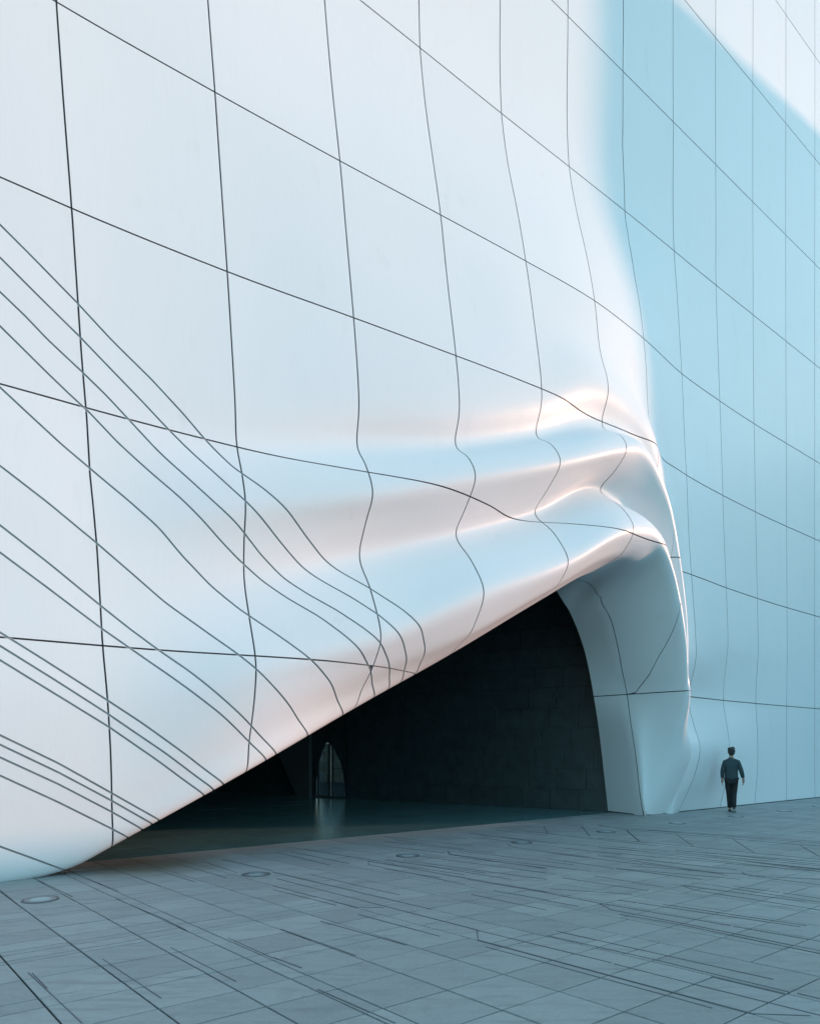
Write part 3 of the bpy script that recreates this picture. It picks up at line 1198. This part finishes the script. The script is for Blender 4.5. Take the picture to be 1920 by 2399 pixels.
LINES += z_(640, 1990, .3708, [
    [(1285, 512), (1726, 618), (2135, 718)], [(1285, 512), (1293, 573), (1726, 690), (2116, 795), (2536, 908), (3016, 1037)],
    [(1340, 617), (1726, 720), (2076, 815), (2486, 925), (2771, 1005)], [(540, 412), (1050, 550)], [(235, 160), (800, 290)], [(300, 455), (840, 605)],
    [(0, 232), (520, 365)], [(520, 367), (700, 368)], [(600, 75), (1726, 272)], [(600, 75), (602, 97), (1210, 222)], [(0, 145), (1000, 380)],
    [(20, 185), (880, 405), (1290, 510)], [(280, 885), (770, 1100)], [(0, 255), (400, 355)], [(1390, 260), (1726, 320)], [(1250, 285), (1726, 385)],
    [(50, 505), (520, 672)], [(0, 683), (180, 750)], [(820, 70), (1726, 190)], [(1100, 15), (1115, 33), (1726, 125)], [(720, 65), (1500, 190)],
    [(900, 40), (1726, 150)], [(1170, 50), (1726, 118)], [(200, 0), (760, 90)], [(110, 15), (480, 90)], [(20, 20), (360, 100)]])
N_LEFT0 = len(LINES)
LINES += z_(0, 1990, .3708, [
    [(180, 780), (520, 1100)], [(205, 782), (300, 880)], [(650, 695), (1020, 942)], [(1080, 622), (1490, 835)], [(740, 315), (1060, 450)], [(1055, 450), (1180, 512)],
    [(490, 160), (750, 265)], [(735, 132), (1020, 237)], [(930, 112), (1235, 207)], [(1120, 92), (1430, 180)], [(1440, 560), (1726, 688)], [(210, 180), (460, 300)],
    [(0, 255), (110, 345)], [(1280, 75), (1500, 150)], [(1400, 62), (1726, 135)]])
N_LEFT1 = len(LINES)
LINES += z_(1400, 1860, .3013, [
    [(0, 240), (220, 281), (600, 312), (1045, 350), (1560, 395), (1726, 405)], [(220, 283), (320, 370)], [(605, 313), (745, 412)], [(1045, 350), (1215, 460)], [(1560, 395), (1726, 490)],
    [(0, 345), (745, 412), (1215, 460), (1726, 510)], [(0, 252), (600, 300), (1726, 385)], [(400, 280), (1726, 372)], [(0, 400), (1726, 560)], [(0, 418), (900, 495), (1726, 585)],
    [(0, 450), (1726, 605)], [(150, 580), (1100, 664)], [(600, 440), (1726, 530)], [(0, 480), (980, 625)], [(260, 560), (1300, 640)], [(1120, 612), (1180, 640), (1726, 664)]])
LINES += z_(900, 1860, .3708, [
    [(1005, 203), (1030, 245)], [(1245, 203), (1300, 270)], [(1530, 230), (1610, 300)], [(1005, 203), (1245, 203)], [(0, 270), (560, 330)], [(400, 365), (420, 383), (1300, 490)],
    [(420, 385), (1000, 470)], [(780, 318), (800, 335), (1300, 400)], [(540, 250), (1100, 320)], [(700, 230), (1030, 262)], [(0, 300), (700, 375)], [(60, 290), (500, 350)], [(470, 360), (1200, 450)],
    [(800, 225), (1726, 330)], [(600, 260), (1726, 372)], [(620, 280), (1500, 385)], [(0, 330), (380, 372)], [(0, 420), (640, 500)], [(0, 440), (500, 510)], [(0, 475), (350, 530)]])
MAT_LINE = mat_plain('dark_inlay', (.11, .115, .12), .7)
for li, L in enumerate(LINES):
    P = [px_ground(*p) for p in L]
    hw = .004 + .0035 * min(1, max(0, (P[0][1] - 4) / 5))
    if N_LEFT0 <= li < N_LEFT1:
        hw *= .6
    top, side = [], []
    for i, p in enumerate(P):
        a, b = P[max(0, i - 1)], P[min(len(P) - 1, i + 1)]
        t = (b - a) / (np.linalg.norm(b - a) + 1e-9)
        q = np.array([-t[1], t[0]]) * hw
        top += [p + q, p - q]
    c = sum(P) / len(P)
    n = len(P)
    v = [(*(p - c), .0042) for p in top] + [(*(p - c), -.008) for p in top]
    f = []
    for i in range(n - 1):
        a = 2 * i
        f += [(a, a + 1, a + 3, a + 2), (2 * n + a, a, a + 2, 2 * n + a + 2), (a + 1, 2 * n + a + 1, 2 * n + a + 3, a + 3)]
    link('inlaid_line', mesh('inlaid_line', v, f, MAT_LINE), pave, (c[0], c[1], 0))

# polished floor inside the passage
floor = link('passage_floor', mesh('passage_floor', [wp(-12, -1.0, -.013), wp(-12, -26, -.013), wp(16, -26, -.013), wp(16, -1.0, -.013)], [(0, 1, 2, 3)], MAT_BED))
tag(floor, kind='structure')
far = []
for k in range(-11, 15):
    for j in range(22):
        u0, n0 = 1.08 * k - .3, -1.0 - 1.08 * (j + 1)
        t = (u0, u0 + 1.08, n0, n0 + 1.08)
        q = tile_xy(t, .002)
        c = sum(q) / 4
        P = pix(c[0], c[1], 0)
        w = (c - PA) @ PM
        if w < -.7:
            continue
        if P and -40 < P[0] < 1600 and j < 7:
            c, v = tile_geo(q)
            v = [(x, y, z * .25 if z > -.01 else z) for x, y, z in v]
            link('floor_slab', mesh('floor_slab', v, TF, MAT_POL), floor, (c[0], c[1], 0))
        else:
            far.append(q)
joined('far_floor_slabs', far, MAT_POL, floor)

# ---------------------------------------------------------------- recessed lights along the wall
MAT_STEEL = mat_plain('brushed_steel', (.22, .22, .23), .45, .3)
MAT_LENS = mat_plain('frosted_lens', (.32, .37, .39), .3, 0, .06)
MAT_GAP = mat_plain('dark_gasket', (.10, .10, .105), .6)


def annulus(r0, r1, z0, z1, mat, name, n=40):
    v, f = [], []
    for i in range(n):
        a = 2 * math.pi * i / n
        c, s = math.cos(a), math.sin(a)
        v += [(r0 * c, r0 * s, z1), (r1 * c, r1 * s, z1), (r1 * c * 1.02, r1 * s * 1.02, z0), (r0 * c, r0 * s, z0)]
    for i in range(n):
        a, b = 4 * i, 4 * ((i + 1) % n)
        f += [(a, a + 1, b + 1, b), (a + 1, a + 2, b + 2, b + 1), (a + 3, a, b, b + 3)]
    return mesh(name, v, f, mat)


ring_me = annulus(.115, .165, -.01, .0068, MAT_STEEL, 'ring')
gask_me = annulus(.165, .195, -.01, .0046, MAT_GAP, 'gasket')
v, f = [], []
for r in range(5):
    rr = .115 * math.sin(math.pi / 2 * r / 4)
    for i in range(32):
        a = 2 * math.pi * i / 32
        v.append((rr * math.cos(a), rr * math.sin(a), .004 + .012 * math.cos(math.pi / 2 * r / 4)))
for r in range(4):
    for i in range(32):
        f.append((r * 32 + i, r * 32 + 32 + i, r * 32 + 32 + (i + 1) % 32, r * 32 + (i + 1) % 32))
lens_me = mesh('lens', v, f, MAT_LENS, True)
for (px, py, lab) in [
    (95, 2108, 'round recessed light in the paving, nearest, at the foot of the white wall'),
    (600, 2049, 'round recessed light in the paving, second from the left'),
    (955, 2005, 'round recessed light in the paving, third from the left, in front of the dark passage'),
    (1222, 1974, 'round recessed light in the paving, fourth from the left, left of the column'),
    (1419, 1949, 'round recessed light in the paving just in front of the column base'),
    (1585, 1929, 'round recessed light in the paving between the column and the walking person'),
    (1722, 1913, 'round recessed light in the paving right below the walking person'),
    (1835, 1900, 'round recessed light in the paving just right of the walking person'),
    (1917, 1890, 'farthest round recessed light in the paving, at the right edge')]:
    p = px_ground(px, py)
    L = empty('ground_light', (p[0], p[1], .002))
    tag(L, lab, 'light', 'recessed lights in a row along the facade')
    link('ring', ring_me, L)
    link('gasket', gask_me, L)
    link('lens', lens_me, L)

# a few dry leaves caught under the lifted hem of the wall
MAT_LEAF = mat_plain('dry_leaf', (.16, .10, .05), .9, 0, .3, 20)
v, f = [], []
for i in range(90):
    c = px_ground(rnd.uniform(80, 160), rnd.uniform(2036, 2048))
    a, L_ = rnd.uniform(0, 6.28), rnd.uniform(.012, .03)
    dx, dy = math.cos(a) * L_, math.sin(a) * L_
    b = len(v)
    z = rnd.uniform(.004, .03)
    v += [(c[0] - dx, c[1] - dy, z), (c[0] + dy * .4, c[1] - dx * .4, z + .008), (c[0] + dx, c[1] + dy, z + .002), (c[0] - dy * .4, c[1] + dx * .4, z + .006)]
    f.append((b, b + 1, b + 2, b + 3))
tag(link('dry_leaves', mesh('dry_leaves', v, f, MAT_LEAF)), 'dry brown leaves caught under the hem of the white wall', 'leaves', kind='stuff')


# ---------------------------------------------------------------- the walking person
def skin_mesh(name, chains, mat, sub=2):
    """chains: list of point lists [(x, y, z, rx, ry)]; equal points are welded into one skeleton"""
    pts, idx, edges = [], {}, []
    for ch in chains:
        last = None
        for p in ch:
            k = tuple(round(c, 4) for c in p[:3])
            if k not in idx:
                idx[k] = len(pts)
                pts.append(p)
            if last is not None and last != idx[k]:
                edges.append((last, idx[k]))
            last = idx[k]
    me = bpy.data.meshes.new(name + '_skeleton')
    me.from_pydata([p[:3] for p in pts], edges, [])
    o = bpy.data.objects.new(name + '_skeleton', me)
    COL.objects.link(o)
    md = o.modifiers.new('skin', 'SKIN')
    md.use_smooth_shade = True
    for i, p in enumerate(pts):
        sv = me.skin_vertices[0].data[i]
        sv.radius = (p[3], p[4])
        sv.use_root = (i == 0)
    sd_ = o.modifiers.new('sub', 'SUBSURF')
    sd_.levels = sub
    sd_.render_levels = sub
    dg = bpy.context.evaluated_depsgraph_get()
    ev = o.evaluated_get(dg)
    m2 = bpy.data.meshes.new_from_object(ev)
    m2.name = name
    m2.materials.clear()
    m2.materials.append(mat)
    m2.polygons.foreach_set('use_smooth', [True] * len(m2.polygons))
    bpy.data.objects.remove(o, do_unlink=True)
    bpy.data.meshes.remove(me)
    return m2


MAT_SKIN = mat_plain('skin', (.42, .26, .19), .55, 0, .08)
MAT_SHIRT = mat_plain('teal_shirt', (.030, .050, .056), .85, 0, .25, 14)
MAT_TROUS = mat_plain('black_trousers', (.010, .011, .013), .85, 0, .2, 14)
MAT_HAIR = mat_plain('black_hair', (.010, .008, .008), .5, 0, .3, 40)
MAT_SHOE = mat_plain('dark_shoe', (.03, .03, .032), .6)
MAT_SOLE = mat_plain('pale_sole', (.40, .40, .40), .6)

# local frame: +y is the way the person walks, +x their right
person = empty('person', (*px_ground(1712, 1903), .0), math.radians(-20))
tag(person, 'person seen from behind walking along the facade in dark teal shirt and black trousers', 'person')


def hand(wx, wy, wz, sgn):
    """wrist, palm and five fingers, slightly curled"""
    C_ = [[(wx, wy, wz, .026, .022), (wx + .002 * sgn, wy + .01, wz - .045, .034, .02), (wx + .003 * sgn, wy + .014, wz - .085, .036, .018)]]
    for k, (off, ln) in enumerate([(-.027, .062), (-.009, .074), (.009, .07), (.026, .055)]):
        bx, by, bz = wx + .003 * sgn, wy + .014 + off, wz - .085
        C_.append([(wx + .003 * sgn, wy + .014, wz - .085, .036, .018), (bx, by, bz - .018, .010, .010),
                   (bx - .010 * sgn, by + .006, bz - .018 - ln * .5, .009, .009), (bx - .026 * sgn, by + .008, bz - .018 - ln * .9, .008, .008)])
    C_.append([(wx + .002 * sgn, wy + .01, wz - .045, .034, .02), (wx - .012 * sgn, wy + .05, wz - .062, .011, .011), (wx - .02 * sgn, wy + .066, wz - .1, .009, .009)])
    return C_


pel = (0, 0, .93, .15, .105)
che = (0, .01, 1.25, .165, .11)
sho = (0, .0, 1.41, .085, .08)
nck = (0, .005, 1.50, .056, .058)
RA = [(.165, -.005, 1.375, .055, .055), (.245, -.045, 1.12, .048, .048), (.30, .02, .90, .032, .032)]
LA = [(-.165, .0, 1.375, .055, .055), (-.225, -.02, 1.12, .048, .048), (-.222, .05, .89, .032, .032)]
RL = [(.085, 0, .87, .085, .09), (.06, -.02, .50, .06, .062), (.045, -.20, .12, .042, .046), (.045, -.17, .06, .04, .05)]
LL = [(-.085, 0, .87, .085, .09), (-.05, .06, .50, .06, .062), (-.035, .05, .09, .042, .046), (-.035, .08, .05, .04, .05)]
head = [(0, .005, 1.50, .056, .058), (0, .012, 1.56, .058, .066), (0.004, .03, 1.62, .072, .088), (.004, .03, 1.68, .076, .094), (.002, .025, 1.735, .06, .072)]
body = skin_mesh('body', [[pel, (0, .005, 1.08, .135, .095), che, sho, nck] + head[1:],
                          [sho] + RA, [sho] + LA, [pel] + RL, [pel] + LL] + hand(.30, .02, .90, 1) + hand(-.222, .05, .89, -1), MAT_SKIN)
bo = link('body', body, person)
grow = lambda ch, g: [(p[0], p[1], p[2], p[3] + g, p[4] + g) for p in ch]
shirt = skin_mesh('shirt', [grow([(0, 0, .83, .165, .115), (0, 0, .93, .17, .115), (0, .005, 1.08, .155, .105), che, sho, (0, .003, 1.475, .05, .05), (0, .004, 1.515, .044, .046)], .022),
                            [(0, .0, 1.41, .107, .102)] + grow([(.165, -.005, 1.37, .056, .056), (.245, -.045, 1.12, .05, .05), (.292, .01, .93, .036, .036)], .014),
                            [(0, .0, 1.41, .107, .102)] + grow([(-.165, .0, 1.37, .056, .056), (-.226, -.02, 1.12, .05, .05), (-.222, .04, .92, .034, .034)], .014)], MAT_SHIRT)
link('shirt', shirt, person)
trous = skin_mesh('trousers', [grow([pel] + RL[:3], .016), grow([pel] + LL[:3], .016)], MAT_TROUS)
link('trousers', trous, person)


def ellipsoid(bm, c, r, seg=12):
    m = Matrix.Translation(c) @ Matrix.Diagonal((*r, 1))
    bmesh.ops.create_uvsphere(bm, u_segments=seg, v_segments=seg * 2 // 3, radius=1, matrix=m)


bm = bmesh.new()
ellipsoid(bm, (0.003, .005, 1.685), (.094, .108, .092))
ellipsoid(bm, (0.003, -.02, 1.63), (.082, .078, .085))
ellipsoid(bm, (.03, .04, 1.745), (.066, .08, .048))
ellipsoid(bm, (-.045, .02, 1.735), (.05, .07, .04))
me = bm_mesh('hair', bm, MAT_HAIR, True)
for vtx in me.vertices:
    n_ = math.sin(vtx.co.x * 90 + vtx.co.z * 60) * math.sin(vtx.co.y * 80 + 1) * .006
    vtx.co += vtx.co.normalized() * 0 + Vector((n_, n_, n_))
link('hair', me, person)
bm = bmesh.new()
for sx in (-1, 1):
    ellipsoid(bm, (.003 + sx * .083, .03, 1.645), (.012, .026, .034), 8)
link('ear', bm_mesh('ear', bm, MAT_SKIN, True), bo)
bm = bmesh.new()
ellipsoid(bm, (.004, .125, 1.645), (.013, .02, .02), 8)
link('nose', bm_mesh('nose', bm, MAT_SKIN, True), bo)


def shoe(x, y, z, pitch):
    prof = [(-.09, 0, .035, .06), (-.06, 0, .04, .085), (-.01, 0, .042, .09), (.05, 0, .046, .065), (.12, 0, .048, .05), (.17, 0, .038, .04), (.195, 0, .018, .025)]
    v, f = [], []
    for (yy, _, w, h) in prof:
        for k in range(8):
            a = math.pi * k / 7
            v.append((w * math.cos(a), yy, .012 + (h - .012) * math.sin(a) ** .7))
    for i in range(len(prof) - 1):
        for k in range(7):
            a = i * 8 + k
            f.append((a, a + 1, a + 9, a + 8))
    f.append(tuple(range(8))[::-1])
    f.append(tuple(range((len(prof) - 1) * 8, len(prof) * 8)))
    o = link('shoe', mesh('shoe', v, f, MAT_SHOE, True), person, (x, y, z))
    o.rotation_euler = (pitch, 0, 0)
    n = len(prof)
    sv = [(w * 1.04 * sgn, yy, zz) for zz in (0, .02) for sgn in (-1, 1) for (yy, _, w, _) in prof]
    sf = []
    for i in range(n - 1):
        sf += [(i, i + 1, n + i + 1, n + i)[::-1], (2 * n + i, 2 * n + i + 1, 3 * n + i + 1, 3 * n + i), (i, 2 * n + i, 2 * n + i + 1, i + 1), (n + i + 1, 3 * n + i + 1, 3 * n + i, n + i)]
    sf += [(0, n, 3 * n, 2 * n), (n - 1, 3 * n - 1, 4 * n - 1, 2 * n - 1)]
    link('sole', mesh('sole', sv, sf, MAT_SOLE), o)


shoe(-.035, .05, .0, 0)
shoe(.045, -.22, .055, math.radians(-28))
